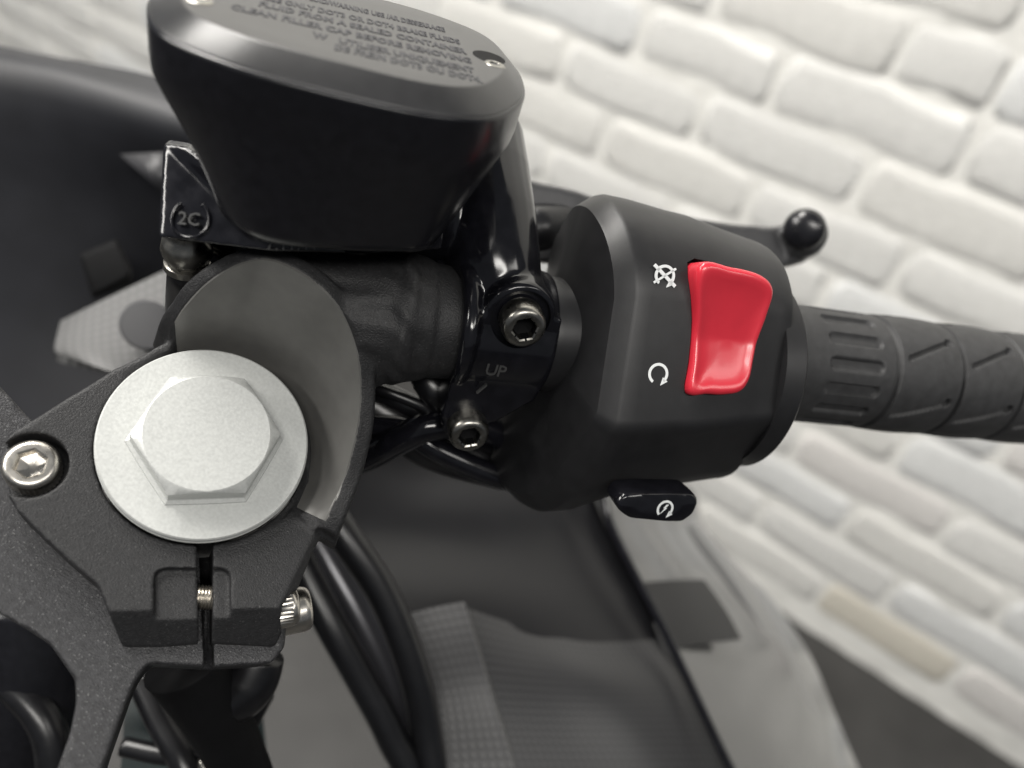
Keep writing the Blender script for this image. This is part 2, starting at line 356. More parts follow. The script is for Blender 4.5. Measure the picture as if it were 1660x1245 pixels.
# cutters
dish = off(rim, 0.0)[:, :2]; dish = np.concatenate([dish, [F.hit(500, 880, HB), F.hit(420, 860, HB)*[1, .4], (0, -8), F.hit(240, 640, HB)*[.5, .5]]])
dish = np.array([F.hit(x, y, h) for x, y, h in rimpx]+[(12, -14), (-6, 0)])
angr = np.unwrap(np.arctan2(rim[:, 1], rim[:, 0])); radr = np.hypot(rim[:, 0], rim[:, 1]); o_ = np.argsort(angr); angr, radr, hr_ = angr[o_], radr[o_], rim[o_, 2]
nth = 160; tht = np.linspace(-np.pi*.75, np.pi*1.25, nth, endpoint=False)
Rt = np.interp(tht, np.r_[angr[0]-.25, angr, angr[-1]+.2], np.r_[24.6, radr, 24.6]); Ht = np.interp(tht, np.r_[angr[0]-.25, angr, angr[-1]+.2], np.r_[HB, hr_, HB])
lv_ = []; HB5_ = HB-5.5*np.clip((Ht-HB-.6)/6, 0, 1)
for h_ in [HB-5.5, HB-3, HB-1]+list(HB+np.array([.6, 1.5, 3, 5, 8, 11, 14, 17, 20, 24, 28, 33, 40, 60])):
    HB5 = HB-5.5*np.clip((Ht-HB-.6)/6, 0, 1); t_ = np.clip((h_-HB5)/np.maximum(Ht-HB5, 1.0), 0, 1.0); r__ = 24.9+(np.maximum(Rt, 24.9)-24.9)*t_**.85+.22*np.maximum(h_-np.maximum(Ht, HB+1), 0)*(Ht > HB+1)
    lv_.append(F.many(np.c_[r__*np.cos(tht), r__*np.sin(tht), np.maximum(h_, HB5-.001*(HB-h_))]))
dcut = loft(lv_)
bore = lathe(CF, ua, [(-30, 23.2), (10, 23.2)], 96)
sl0, sl1 = F.hit(320, 915, HB), F.hit(344, 915, HB)
sx0, sx1 = 2.2, 4.9
slp = [F.hit(319, 880, HB), F.hit(345, 880, HB), F.hit(346, 1100, HB), F.hit(325, 1100, HB)]
slit = extr(F, slp, -32, 5)
rc = [F.hit(250, 921, HB), F.hit(374, 921, HB), F.hit(376, 1100, HB), F.hit(250, 1100, HB)]
recess = extr(F, rpoly([F.hit(250, 1110, HB), F.hit(250, 921, HB), F.hit(374, 921, HB), F.hit(374, 1110, HB)], 2.6), HB-1.7, 5)
bA = F.hit(50, 753, HB); bolt_hole = lathe(F(bA[0], bA[1], 0), ua, [(-9.5, 7.1), (6, 7.1)], 48)
# pocket of the pinch bolt on the right, chamfers at the lower edge and the right flank
pk = F.hit(478, 985, HB)
pocket = lathe(F(pk[0]-3.0, pk[1]+.2, HB-6.2), F.x*.97+F.y*.22, [(0, 5.4), (22, 5.4)], 32)
def wedge(p, q, nrm, size=40):
    """half-space cutter: removes what lies beyond the plane through p with outward normal nrm"""
    nrm = nv(nrm); a = nv(q-p); c = np.cross(nrm, a); o = (p+q)/2
    return loft([np.array([o+a*i*size+c*j*size for i, j in ((-1, -1), (1, -1), (1, 1), (-1, 1))])+nrm*k for k in (0, 25)])
pA, pB = F(*F.hit(170, 990, HB), HB), F(*F.hit(470, 984, HB), HB)
cut_low = wedge(pA, pB, F.z*.80-F.y*.72)
pC, pD = F(*F.hit(452, 985, HB), HB), F(*F.hit(512, 862, HB), HB)
d_ = nv(pD-pC); nn = nv(np.cross(d_, F.z)); nn = nn if nn@F.x > 0 else -nn
cut_right = extr(F, [F.hit(448, 1000, HB), F.hit(516, 852, HB), F.hit(560, 852, HB)+[6, 0], F.hit(500, 1080, HB)+[10, 0]], HB-20, 5)
qC = np.array([pC, pD]); 
cut_right = loft([np.array([pC-d_*6, pD+d_*1, pD+d_*1+F.z*14, pC-d_*6+F.z*14])+nn*0, np.array([pC-d_*6, pD+d_*1, pD+d_*1+F.z*14, pC-d_*6+F.z*14])+nn*9-F.z*np.array([7, 7, 0, 0])[:, None]])
clamp = cast('handlebar_clamp', [slab, shell, stub, blend], [dcut, bore, slit, recess, bolt_hole, pocket, cut_low, cut_right], M['cast'], bike, voxel=.5, smooth=6, post=.42,
             label='black sand-cast handlebar clamp with a scooped collar around the fork cap')
# the scoop is machined smooth: a thin bright-turned skin on its wall
sel = np.where(Ht > HB+2.2)[0]; nh = 26; gi, go = [], []
for i in sel:
    ci, co2 = [], []
    for k in range(nh):
        tz = k/(nh-1); z0_, z1_ = HB5_[i]+.3, Ht[i]-.15; z_ = z0_+(z1_-z0_)*tz
        rr_ = 24.9+(max(Rt[i], 24.9)-24.9)*np.clip((z_-HB5_[i])/max(Ht[i]-HB5_[i], 1.0), 0, 1)**.85
        ci.append((rr_-.30, z_)); co2.append((rr_+.25, z_))
    gi.append(F.many(np.array([(r0_*np.cos(tht[i]), r0_*np.sin(tht[i]), z_) for r0_, z_ in ci]))); go.append(F.many(np.array([(r0_*np.cos(tht[i]), r0_*np.sin(tht[i]), z_) for r0_, z_ in co2])))
mesh('scooped_face', *loft([np.concatenate([a_, b_[::-1]]) for a_, b_ in zip(gi, go)]), M['dish'], clamp, sharp=50)
tubeo = mesh('handlebar_tube', *lathe(B0, bx, [(bpt(735), 12.6), (-30, 12.6), (120, 11)], 40), M['satin'], bike, sharp=40)
# slit thread, bolts
thr = [(i*.35, 2.9 if i % 2 else 2.45) for i in range(22)]
q = F.hit(330, 972, HB); mesh('pinch_bolt', *lathe(F(q[0]-3, q[1]+1, HB-4.6), F.x, thr, 32), M['steel'], clamp, sharp=25)
kp = []; nk = 72; tt = np.linspace(0, 2*np.pi, nk, endpoint=False); kax = nv(F.x*.97+F.y*.22); ku = nv(np.cross(kax, F.z)); kv = np.cross(kax, ku)
def knurl(o, ax, rad, L, head=True, depth=.22):
    ax = nv(ax); u = nv(np.cross(ax, (.1, .8, .3))); v = np.cross(ax, u); r1 = rad-np.where(np.arange(nk) % 2, depth, 0)
    C_ = lambda h, r: o+ax*h+(np.cos(tt)*r)[:, None]*u+(np.sin(tt)*r)[:, None]*v
    return o, ax, u, v, [C_(0, r1*.97), C_(.25, r1), C_(L-1.9, r1), C_(L-1.5, np.full(nk, rad-.1)), C_(L-.9, np.full(nk, rad-.25)), C_(L-.4, np.full(nk, rad-.6)), C_(L-.08, np.full(nk, rad-1.1)), C_(L, np.full(nk, rad-1.5))]
def socket_bolt(name, o, ax, rad, L, mat, parent, label=None, depth=3.0, hexrad=None, shank=0, kd=.22):
    """cap screw: knurled head with a real hexagon socket"""
    o, ax, u, v, rg = knurl(o, ax, rad, L, depth=kd); hr = hexrad or rad*.56
    hexa = np.array([hr*np.cos(np.pi/6)/np.cos((a % (np.pi/3))-np.pi/6) for a in tt])
    C_ = lambda h, r: o+ax*h+(np.cos(tt)*r)[:, None]*u+(np.sin(tt)*r)[:, None]*v
    rg += [C_(L, hexa+.35), C_(L-.3, hexa), C_(L-depth, hexa*.99), C_(L-depth-.6, hexa*.35)]
    vf = loft(rg)
    if shank: vf = join(vf, lathe(o, -ax, [(0, rad*.6), (shank, rad*.6)], 24))
    ob = mesh(name, *vf, mat, parent, sharp=30, label=label)
    if mat is M['dsteel']:                              # flat black faces inside the socket
        ob.data.materials.append(M['black']); tip = W(o+ax*L); axw = Vector(Wd(ax)); base = Vector(ob.location); q_ = parent
        while q_: base = base+q_.location; q_ = q_.parent
        for p in ob.data.polygons:
            d_v = base+p.center-Vector(tip); al = d_v.dot(axw); rd = (d_v-axw*al).length*1000
            if al < -.0001 and al > -.006 and rd < hr*.93: p.material_index = 1
    return ob
socket_bolt('clamp_bolt', F(bA[0], bA[1], -9), ua, 5.6, 6.6, M['steel'], clamp, 'bright socket screw at the left end of the clamp', shank=8)
socket_bolt('clamp_bolt', F(pk[0]-4.5, pk[1]+.2, HB-6.2), kax, 4.9, 6.0, M['steel'], clamp, 'knurled pinch screw half sunk in the clamp side')

# ---------------------------------------------------------------- top yoke under the clamp
yp = [(-90, 640), (-60, 560), (60, 690), (300, 800), (470, 960), (466, 1010), (462, 1050), (440, 1076), (345, 1082), (240, 1076), (218, 1108), (205, 1140), (168, 1245), (100, 1480), (0, 1480), (92, 1245), (112, 1190), (122, 1140), (121, 1103), (82, 1046), (40, 1018), (0, 996), (-90, 940)]
HY = -11.5
yq = np.array([F.hit(x, y, HY) for x, y in yp])
yoke = cast('top_yoke', [extr(F, yq, -34, HY)], [lathe(CF, ua, [(-60, 23.4), (10, 23.4)], 64), extr(F, [F.hit(322, 880, HY), F.hit(342, 880, HY), F.hit(350, 1150, HY), F.hit(333, 1150, HY)], HY-9, 5)], M['yoke'], bike, voxel=.6, smooth=10,
            label='grey sand-cast top yoke arm below the clamp')
mesh('fork_leg', *lathe(CF, ua, [(-140, 22.2), (-4.5, 22.2)], 64), M['satin'], bike, sharp=40)
yb = F.hit(490, 992, -14); socket_bolt('yoke_bolt', F(yb[0]-6, yb[1]-.5, -17), kax, 5.4, 8.4, M['steel'], yoke, kd=0, label= 'plain steel pinch bolt head sticking out beyond the clamp')

# ---------------------------------------------------------------- brake fluid reservoir, master cylinder and its clamp
lo = np.array([(-34.6, -1), (-29, -11), (-19, -16.4), (-8.7, -18.4), (8.5, -18.6), (21.9, -16.4), (31.8, -9.8), (37.6, 2.8), (39, 14), (37.3, 26.5), (30.8, 36), (17, 41.5), (2.3, 42), (-12, 40), (-24, 34), (-33, 24), (-37, 11)], float)
lo = spl(lo, 6); lc = np.array([1.0, 12.0])
def lsec(s, h, sx=1., sy=1., dx=0., dy=0.):             # inset outline of the reservoir by s mm at height h
    d = lo-lc; L = np.linalg.norm(d, axis=1, keepdims=True); q = lc+d*(1-s/L)
    q = lc+(q-lc)*[sx, sy]+[dx, dy]; return R.many(np.c_[q, np.full(len(q), h)])
lb = spl(np.array([(-21, 3), (-19.8, -7), (-17.2, -13), (-8, -18.2), (7, -15.5), (18, -11.5), (25, -8), (28, -1), (29, 8), (29, 17), (26, 25), (16, 30), (4, 31), (-8, 30), (-16, 26), (-21, 19), (-22, 11)], float), 6)
def bsec(t, ins, h):
    q = lo*(1-t)+lb*t; c = q.mean(0); d = q-c; L = np.linalg.norm(d, axis=1, keepdims=True); return R.many(np.c_[c+d*(1-ins/L), np.full(len(q), h)])
res = mesh('brake_fluid_reservoir', *loft([lsec(3.0, .02), lsec(.75, .02), lsec(.3, -.12), lsec(.05, -.45), lsec(0, -.9), lsec(.15, -7.5), lsec(.5, -10)]+[bsec(t_, ins, h_) for t_, ins, h_ in ((.10, .5, -12.4), (.25, .5, -15.7), (.45, .5, -20), (.65, .5, -24.6), (.85, .5, -28.8), (.95, .5, -31), (1.0, .7, -32.4), (1.0, 1.7, -33.6), (1.0, 4, -34.1), (1.0, 9, -34.3))]),
           M['satin'], bike, sharp=60, label='black brake fluid reservoir with a warning text on its lid')
lid = mesh('reservoir_lid', *loft([lsec(1.0, -.4), lsec(.62, -.1), lsec(.66, .12), lsec(.9, .34), lsec(5.3, 3.55), lsec(5.7, 3.75), lsec(6.1, 3.8), lsec(12, 3.8)]), M['lid'], res, sharp=50)
def frame_matrix(fr, a, b, c):
    o = W(fr(a, b, c)); X, Y, Z = Wd(fr.x), Wd(fr.y), Wd(fr.z)
    return Matrix(((X[0], Y[0], Z[0], o[0]), (X[1], Y[1], Z[1], o[1]), (X[2], Y[2], Z[2], o[2]), (0, 0, 0, 1)))
def letters(name, items, fr, h, mat, parent, ext=.12, space=1.0, bold=.04):
    """moulded lettering: items = (text, x, y, size mm, angle); one mesh standing on the frame's plane h"""
    vs, fs, k = [], [], 0
    for s, x, y, size, ang, *fit in items:
        cu = bpy.data.curves.new('t', 'FONT'); cu.body = s; cu.size = size; cu.extrude = ext; cu.offset = bold; cu.space_character = space; cu.resolution_u = 2
        ob = bpy.data.objects.new('t', cu); sc.collection.objects.link(ob)
        me = bpy.data.meshes.new_from_object(ob.evaluated_get(bpy.context.evaluated_depsgraph_get()))
        co = np.array([v.co[:] for v in me.vertices]).reshape(-1, 3); c, s_ = math.cos(ang), math.sin(ang)
        if len(co) and fit: co[:, 0] *= fit[0]/co[:, 0].max()
        if len(co):
            q = np.c_[x+co[:, 0]*c-co[:, 1]*s_, y+co[:, 0]*s_+co[:, 1]*c, h+co[:, 2]]
            vs.append(fr.many(q)); fs += [tuple(i+k for i in p.vertices) for p in me.polygons]; k += len(co)
        bpy.data.objects.remove(ob)
    return mesh(name, np.concatenate(vs), fs, mat, parent, smooth=False)
def tl(px, py): return R.hit(px, py, 3.8)
items = []
for s_t, ax_, ay_, bx_, by_ in (("BRAKE FLUID/WARNING USE /AR DESSERRAGE", 450, -12, 722, 52), ("USE ONLY DOT3 OR DOT4 BRAKE FLUIDS", 426, -1, 747, 72), ("FLUID FROM A SEALED CONTAINER", 418, 9, 757, 88), ("CLEAN FILLER CAP BEFORE REMOVING", 373, 14, 765, 103), ("W   UTILISER UNIQUEMENT", 507, 60, 770, 119), ("DE FREIN DOT3 OU DOT4.", 541, 80, 783, 135)):
    qa, qb = tl(ax_, ay_), tl(bx_, by_); items.append((s_t, qa[0], qa[1], 4.4, math.atan2(*(qb-qa)[::-1]), np.hypot(*(qb-qa))))
letters('warning_lettering', items, R, 3.8, M['lidtext'], lid, .10, bold=.16)
q = tl(802, 104); scr = mesh('lid_screw', *lathe(R(q[0], q[1], 2.8), R.z, [(0, 2.6), (.7, 2.6), (1.1, 2.0), (1.15, 1.2), (.5, .9)], 24), M['dsteel'], lid, sharp=30)
q = tl(795, 96); mesh('screw_recess', *lathe(R(q[0]-.3, q[1]+1.2, 3.06), R.z, [(0, 3.6), (.78, 3.6)], 32), M['black'], lid, sharp=30)
q = tl(318, 2); mesh('lid_screw', *lathe(R(q[0], q[1]+1, 3.0), R.z, [(0, 3.0), (.9, 2.8), (1.2, 2.0), (.6, 1.2)], 24), M['dsteel'], lid, sharp=30)

# master cylinder: glossy casting with clamp arm, two bosses and the band round the bar
b1 = K.hit(852, 536, 20); b2 = K.hit(762, 711, 20)
cyl = []
mcp = [R(*R.hit(262, 300, -30), -30)]
mz = lambda x, y, z: P(x, y, z)
mc_front = [(262, 232), (300, 236), (420, 330), (700, 330), (712, 405), (600, 408), (450, 404), (256, 384)]
mcb = loft([np.array([P(x, y, z) for x, y, z in ((265, 232, 164), (303, 236, 162), (420, 330, 157), (720, 350, 169), (716, 404, 173), (590, 412, 165), (440, 407, 160), (257, 385, 160.5))]),
            np.array([P(x, y, z) for x, y, z in ((272, 226, 196), (310, 232, 192), (430, 320, 188), (730, 330, 200), (726, 385, 204), (600, 393, 198), (450, 390, 190), (268, 372, 186))])])
arm = tube([P(770, 225, 206), P(779, 290, 200), P(793, 360, 195), P(806, 430, 192), P(818, 490, 192)], [13, 13, 12.2, 11, 9.5], 24)
shoulder = join(tube([P(600, 340, 190), P(690, 345, 192), P(750, 330, 198)], [10, 12, 10], 20), tube([P(735, 300, 196), P(756, 350, 196), P(775, 410, 196), P(790, 450, 197)], [10, 11, 9, 6], 20))
boss1 = lathe(K(b1[0], b1[1], 0), mt, [(-14, 9.0), (13.2, 9.0), (14.2, 8.4)], 40)
boss2 = lathe(K(b2[0], b2[1], 0), mt, [(-10, 6.2), (12.8, 6.4), (13.6, 5.8)], 40)
band = lathe(B0, bx, [(-103, 15.5), (-102, 16.2), (-81.5, 16.2), (-80.5, 15.5)], 64)
plate = extr(K, [(-12, 10), (-12.5, -8), (-13, -20), (1, -20), (10, -12), (11.5, 0), (11, 12)], 2, 14.2)
rib = tube([P(750, 405, 192), P(760, 440, 186), P(766, 480, 182.5), P(763, 540, 181), P(752, 590, 184.5), P(742, 615, 190)], [1.6, 2.2, 2.4, 2.3, 2.0, 1.4], 14)
root = tube([P(630, 395, 203), P(700, 412, 203), P(770, 440, 203)], [9, 9, 9], 16)
perch = tube([P(285, 392, 196), P(360, 405, 198), P(450, 420, 200)], [6, 8, 9], 16)
cbore = lathe(K(b1[0], b1[1], 0), mt, [(12.6, 7.3), (24, 7.3)], 40)
master = cast('brake_master_cylinder', [mcb, arm, shoulder, boss1, boss2, band, plate, rib, root, perch], [cbore], M['gloss'], bike, voxel=.42, smooth=24, sharp=60,
              label='glossy black brake master cylinder casting clamped round the bar, marked UP')
socket_bolt('clamp_bolt', K(b1[0], b1[1], 13.2), mt, 5.35, 6.4, M['dsteel'], master, 'upper socket bolt beside the word UP', kd=.07)
socket_bolt('clamp_bolt', K(b2[0], b2[1], 13.4), mt, 5.15, 6.2, M['dsteel'], master, 'lower socket bolt below the word UP', kd=.07)
M['emboss'] = material('emboss_highlight_grey', (.07, .07, .07), .25, .3)  # grey instead of gloss black, standing in for highlights on raised marks
q = K.hit(784, 607, 16.2); letters('moulded_up_mark', [("UP", q[0], q[1], 4.6, -.05), ("/", q[0]-.6, q[1]-5.6, 4.4, -.35)], K, 15.75, M['emboss'], master, .45, .9)
def fr3(a, b, c):                                        # frame through three places, x from a to b, facing the lens
    x = nv(b-a); z = nv(np.cross(x, c-a)); z = -z if z[2] > 0 else z; return Fr(a, x, np.cross(z, x), z)
KE = fr3(P(257, 385, 160.5), P(420, 400, 160.2), P(265, 232, 162.5)); q = KE.hit(309, 356)
tq = np.linspace(0, 2*np.pi, 49)
mesh('foundry_emblem', *tube(KE.many(np.c_[q[0]+3.9*np.cos(tq[:40]+2.2), q[1]+3.9*np.sin(tq[:40]+2.2), np.full(40, .1)]), .38, 10, 2), M['gloss'], master)
letters('foundry_number', [("2C", q[0]-2.3, q[1]-1.4, 3.9, 0)], KE, .45, M['emboss'], master, .5)
KN = fr3(P(440, 404, 159.8), P(640, 408, 167.6), P(440, 350, 157.5)); q = KN.hit(432, 403)
letters('foundry_number', [("7.11.44  11", q[0], q[1], 2.6, .02)], KN, .5, M['emboss'], master, .5, 1.3)

# brake hose and banjo bolt hanging from the left end of the cylinder
hx0 = P(303, 385, 178)
hd = nv(P(304, 470, 188)-hx0)
ban = mesh('banjo_bolt', *lathe(hx0, hd, [(-2, 4.4), (0, 4.6), (1.0, 5.4), (3.5, 5.8), (5, 5.4), (5.6, 4.2), (6.6, 4.2), (7.0, 5.2), (8.6, 5.3), (9.2, 4.4), (10.5, 4.3)], 40), M['dsteel'], bike, sharp=40, label='dark metal banjo fitting under the reservoir')
mesh('brake_hose', *tube([hx0+hd*9.5, P(305, 450, 186), P(303, 490, 200), P(298, 560, 225), P(270, 640, 260), P(200, 760, 300)], [4.6, 4.8, 5.2, 5.6, 6, 6], 20), M['hose'], bike)

# ---------------------------------------------------------------- switch housing
def sec(u, pts, s=1.0, c=(0, 0)):
    q = rpoly(pts, RAD, 6); q = np.array(c)+(q-np.array(c))*s
    lf = np.clip((-u-45)/25, 0, 1); ux = u-np.clip(-q[:, 1]+4, 0, 34)*.42*lf*np.clip((12-q[:, 0])/30, .25, 1)-3.0*np.minimum((q[:, 0]/27)**2, 1.6)*np.clip((-u-60)/6, 0, 1)
    return B.many(np.c_[ux, q])
RAD = [7, 6, 6, 6, 2.4, 4.5, 9, 12, 12, 10]
secL = [(38.5, 0), (36.2, 11), (28.5, 20.5), (17, 26), (-20.5, 26), (-40, 11), (-50, -5), (-48, -19), (-14, -30), (26, -22)]
secM = [(37, 0), (34.2, 11), (27.5, 20.5), (17, 26), (-18.5, 26), (-37.5, 9), (-42, -6), (-33, -17), (-8, -25), (25, -19)]
secR = [(33.5, -1), (30.5, 10), (25, 18.5), (16, 24.5), (-15, 24.5), (-34, 7), (-36, -5), (-26, -15), (-7, -22), (22, -17)]
def mixs(a, b, t): return [tuple(np.array(p)*(1-t)+np.array(q)*t) for p, q in zip(a, b)]
shs = [sec(-77, secL, .38), sec(-76, secL, .46), sec(-71, secL, .86), sec(-70.4, secL, .90), sec(-69.6, secL, .915), sec(-66.2, secL, .985), sec(-65.2, secL, 1.0), sec(-62, mixs(secL, secM, .1), 1.), sec(-52, mixs(secL, secM, .8), 1.0), sec(-46, secM, 1), sec(-36, mixs(secM, secR, .5), 1.), sec(-26, mixs(secM, secR, .93)), sec(-24, secR, 1.), sec(-22.5, secR, .985), sec(-22, secR, .95), sec(-22, secR, .5)]
SWF = 26.0
sw_me_v, sw_me_f = loft(shs)
swt = bpy.data.objects.new('tmp', to_me((sw_me_v, sw_me_f))); sc.collection.objects.link(swt)
kill_px = [(1121, 431), (1172, 434), (1218, 446), (1240, 468), (1235, 508), (1225, 548), (1216, 585), (1208, 615), (1193, 634), (1165, 639), (1140, 638), (1110, 636), (1116, 585), (1121, 520)]
def bh(x, y, h=SWF):
    r = ray(x, y); p = r*((B0@bw+h)/(r@bw)); q = p-B0; return np.array([q@bx, q@bv])
BB = Fr(B0, bx, bv, bw)
kq = np.array([bh(x, y, 25.6) for x, y in kill_px]); kc = kq.mean(0)
kslot = kc+(kq-kc)*1.035+[0.1, .35]
slot = extr(BB, spl(kslot, 3), 17, 40)
so = bpy.data.objects.new('tmp', to_me(slot)); sc.collection.objects.link(so)
m = swt.modifiers.new('b', 'BOOLEAN'); m.operation = 'DIFFERENCE'; m.object = so; m.solver = 'EXACT'
me = bpy.data.meshes.new_from_object(swt.evaluated_get(bpy.context.evaluated_depsgraph_get())); me.name = 'switch_housing'; me.materials.clear(); me.materials.append(M['plastic'])
for p in me.polygons: p.use_smooth = True
bpy.data.objects.remove(swt); bpy.data.objects.remove(so)
sw = objm('switch_housing', me, bike, 'matt black switch housing with the red kill switch and white symbols'); me.set_sharp_from_angle(angle=math.radians(24))
mesh('housing_collar', *lathe(B0, bx, [(-86, 13), (-84, 14.6), (-79, 15.2), (-74, 15.2)], 64), M['plastic'], sw, sharp=40)
mesh('housing_seam_ring', *lathe(B0+bv*-3.5, bx, [(-24, 27.2), (-18.4, 27.4), (-17.6, 26.6), (-17.2, 22)], 96), M['plastic'], sw, sharp=40)
# rocker: a grid dished along its length
def rocker():
    q = spl(kq, 6); c = q.mean(0); N_ = len(q); rings = []
    vmin, vmax = q[:, 1].min(), q[:, 1].max()
    def hgt(v):
        tt_ = (v-vmin)/(vmax-vmin); return 1.0+3.6*np.sqrt(np.clip((tt_-.44)/.56, 0, 1)**2+.002)+1.3*np.sqrt(np.clip((.44-tt_)/.44, 0, 1)**2+.002)
    for s, dz in ((1.0, -12), (1.0, -2.6), (.995, -1.2), (.97, -.45), (.93, -.1), (.88, .0), (.80, -.25), (.70, -.55), (.5, -.7), (.25, -.8), (.03, -.8)):
        g = c+(q-c)*s; h = 26.0+hgt(g[:, 1])+dz
        if dz == -12: h = np.full(N_, 18.)
        rings.append(BB.many(np.c_[g, h]))
    return loft(rings)
ks = mesh('kill_switch', *rocker(), M['red'], sw, sharp=70, label='glossy red rocker kill switch')

# printed symbols: thin white shapes standing 0.05 mm proud of the housing
def arc_ring(c, r0, r1, a0, a1, n=36):
    a = np.radians(np.linspace(a0, a1, n)); o = c+np.c_[np.cos(a), np.sin(a)]*r1; i = c+np.c_[np.cos(a), np.sin(a)]*r0
    return np.r_[o, i[::-1]]
def flat(fr, polys, h, th=.05):
    parts = []
    for p in polys:
        p = np.asarray(p); n = len(p)
        parts.append(extr(fr, p, h-.3, h+th))
    return join(*parts)
def strip(fr, c, r0, r1, a0, a1, h):                    # ring segments as quads
    a = np.radians(np.linspace(a0, a1, 30)); out = []
    for i in range(29):
        out.append([c+np.array([np.cos(a[j]), np.sin(a[j])])*r for j, r in ((i, r0), (i, r1), (i+1, r1), (i+1, r0))])
    return out
def bar_(c, a, L, w_):
    d = np.array([math.cos(math.radians(a)), math.sin(math.radians(a))]); n_ = np.array([-d[1], d[0]]); return [c-d*L-n_*w_, c+d*L-n_*w_, c+d*L+n_*w_, c-d*L+n_*w_]
def tri(c, a, s):
    return [c+s*np.array([math.cos(math.radians(a+k)), math.sin(math.radians(a+k))])*f_ for k, f_ in ((0, 1.25), (125, .9), (235, .9))]
c1 = bh(1078, 447, SWF); c2 = bh(1067, 606, SWF)
e_ = lambda c, a, r: c+r*np.array([math.cos(math.radians(a)), math.sin(math.radians(a))])
stop = strip(BB, c1, 1.95, 2.6, -55, 235, 0)+[tri(e_(c1, -50, 2.35), -130, .9)]+[bar_(c1, 32+5, 3.3, .24), bar_(c1, -36, 3.7, .42)]
mesh('engine_stop_symbol', *flat(BB, stop, SWF+.02), M['white'], sw, smooth=False)
run = strip(BB, c2, 1.95, 2.62, -45, 240, 0)+[tri(e_(c2, -44, 2.35), -125, 1.1)]
mesh('engine_run_symbol', *flat(BB, run, SWF+.02), M['white'], sw, smooth=False)

# start button at the lower edge
def at(px, py, z): return P(px, py, z)
zb = 196
SBx = nv(at(1120, 815, 203)-at(1010, 815, 196)); SBz = nv(np.array([.12, .30, -1.0])-SBx*(np.array([.12, .30, -1.0])@SBx)); SBy = np.cross(SBz, SBx)
SB = Fr(at(1068, 822, 192), SBx, SBy, SBz)
bp = np.array([SB.hit(x, y, 0) for x, y in ((1000, 818), (1012, 803), (1040, 800), (1124, 801), (1134, 812), (1126, 832), (1108, 846), (1080, 846), (1020, 840), (1005, 830))])
bs_ = rpoly(bp, 1.2, 4); bcn = bs_.mean(0)
def bsc(s, h, dy=0): return SB.many(np.c_[bcn+(bs_-bcn)*s+[0, dy], np.full(len(bs_), h)])
sbn = mesh('start_button', *loft([bsc(.98, -7, .9), bsc(1.01, -3.0, .5), bsc(1.01, -1.0, .2), bsc(.975, -.2), bsc(.93, .05), bsc(.5, .15)]), M['gloss'], sw, sharp=50, label='glossy black start button with a white round arrow')
c3 = SB.hit(1078, 825, .12)
def sq(c, pts): return [np.array(c)+np.array(p) for p in pts]
st = strip(SB, c3, 1.75, 2.35, -40, 225, 0)+[tri(e_(c3, -42, 2.1), -130, 1.0), sq(c3, [(.9, 1.2), (-.1, .1), (-.5, .25), (.2, 1.2)]), sq(c3, [(.1, .35), (.5, .2), (-1.3, -1.5), (-.3, -.1)])]
mesh('start_symbol', *flat(SB, st, .17), M['white'], sbn, smooth=False)

# ---------------------------------------------------------------- throttle grip with real grooves
def grip():
    U0, U1 = -17.0, 150.0; nu, nt = 560, 200; us = np.linspace(U0, U1, nu); th = np.linspace(0, 2*np.pi, nt, endpoint=False)
    U, T = np.meshgrid(us, th, indexing='ij'); base = np.where(U < -13, 19.0, 16.6)
    r = base.copy(); r = np.where((U > -14.2) & (U < -13), 18.6, r)
    r = np.where(U >= -13, 16.9, r)
    # rounded-slot ribs on the sleeve: outline groove around each rib
    per = 2*np.pi/15; tl_ = ((T+.12) % per)-per/2; s_ = tl_*16.9; cu = 5.0; L2 = 9.0; w2 = 1.75
    dx = np.maximum(np.abs(U-cu-.5)-(L2-w2), 0); d = np.hypot(dx, np.abs(s_)); d = np.where(dx > 0, d, np.abs(s_))
    pit = np.clip((w2-d)/.45, 0, 1); r -= 1.05*pit*((U > -12) & (U < 15))
    # barrel segments with stepped joints
    seg0 = 19.5; L = 22.5
    k = np.floor((U-seg0)/L); lu = (U-seg0)-k*L
    inseg = U > seg0
    r = np.where(inseg, 17.0+.55*np.sin(np.clip(lu/L, 0, 1)*np.pi*.9)-.0*lu, r)
    dg = np.minimum(lu, L-lu); dg = np.where(U > seg0-2, np.minimum(dg, np.abs(U-seg0)), 9)
    r -= 1.35*np.clip((1.0-dg)/.5, 0, 1)
    # slanted sipes with a round hole at the end, several round the grip
    for j in range(6):
        for t0, sl, flip in ((.0, .42, 1),):
            a0 = j*np.pi/3+.30; sc_ = ((T-a0+np.pi) % (2*np.pi)-np.pi)*17.2; x = lu-3.2
            # line from (0,0) to (15, 7)
            px, py = x, sc_; dx_, dy_ = 15.0, 6.5; LL = dx_*dx_+dy_*dy_; tpar = np.clip((px*dx_+py*dy_)/LL, 0, 1)
            dd = np.hypot(px-tpar*dx_, py-tpar*dy_); wdt = .55+.0*tpar
            hole = np.hypot(px-dx_, py-dy_)
            cut = np.maximum(np.clip((wdt+.25-dd)/.3, 0, 1)*1.0, np.clip((1.35-hole)/.3, 0, 1)*1.5)
            r -= np.where(inseg, cut, 0)
    r = np.where(U > 149, r*.9, r)
    ring_ = B0+U[..., None]*bx+(np.cos(T)*r)[..., None]*bw+(np.sin(T)*r)[..., None]*bv
    V = ring_.reshape(-1, 3); I = np.arange(nu*nt).reshape(nu, nt); J = np.roll(I, -1, 1)
    Fc = np.stack([I[:-1], J[:-1], J[1:], I[1:]], -1).reshape(-1, 4)
    return V, [tuple(f) for f in Fc.tolist()]+[tuple(I[0][::-1].tolist()), tuple(I[-1].tolist())]
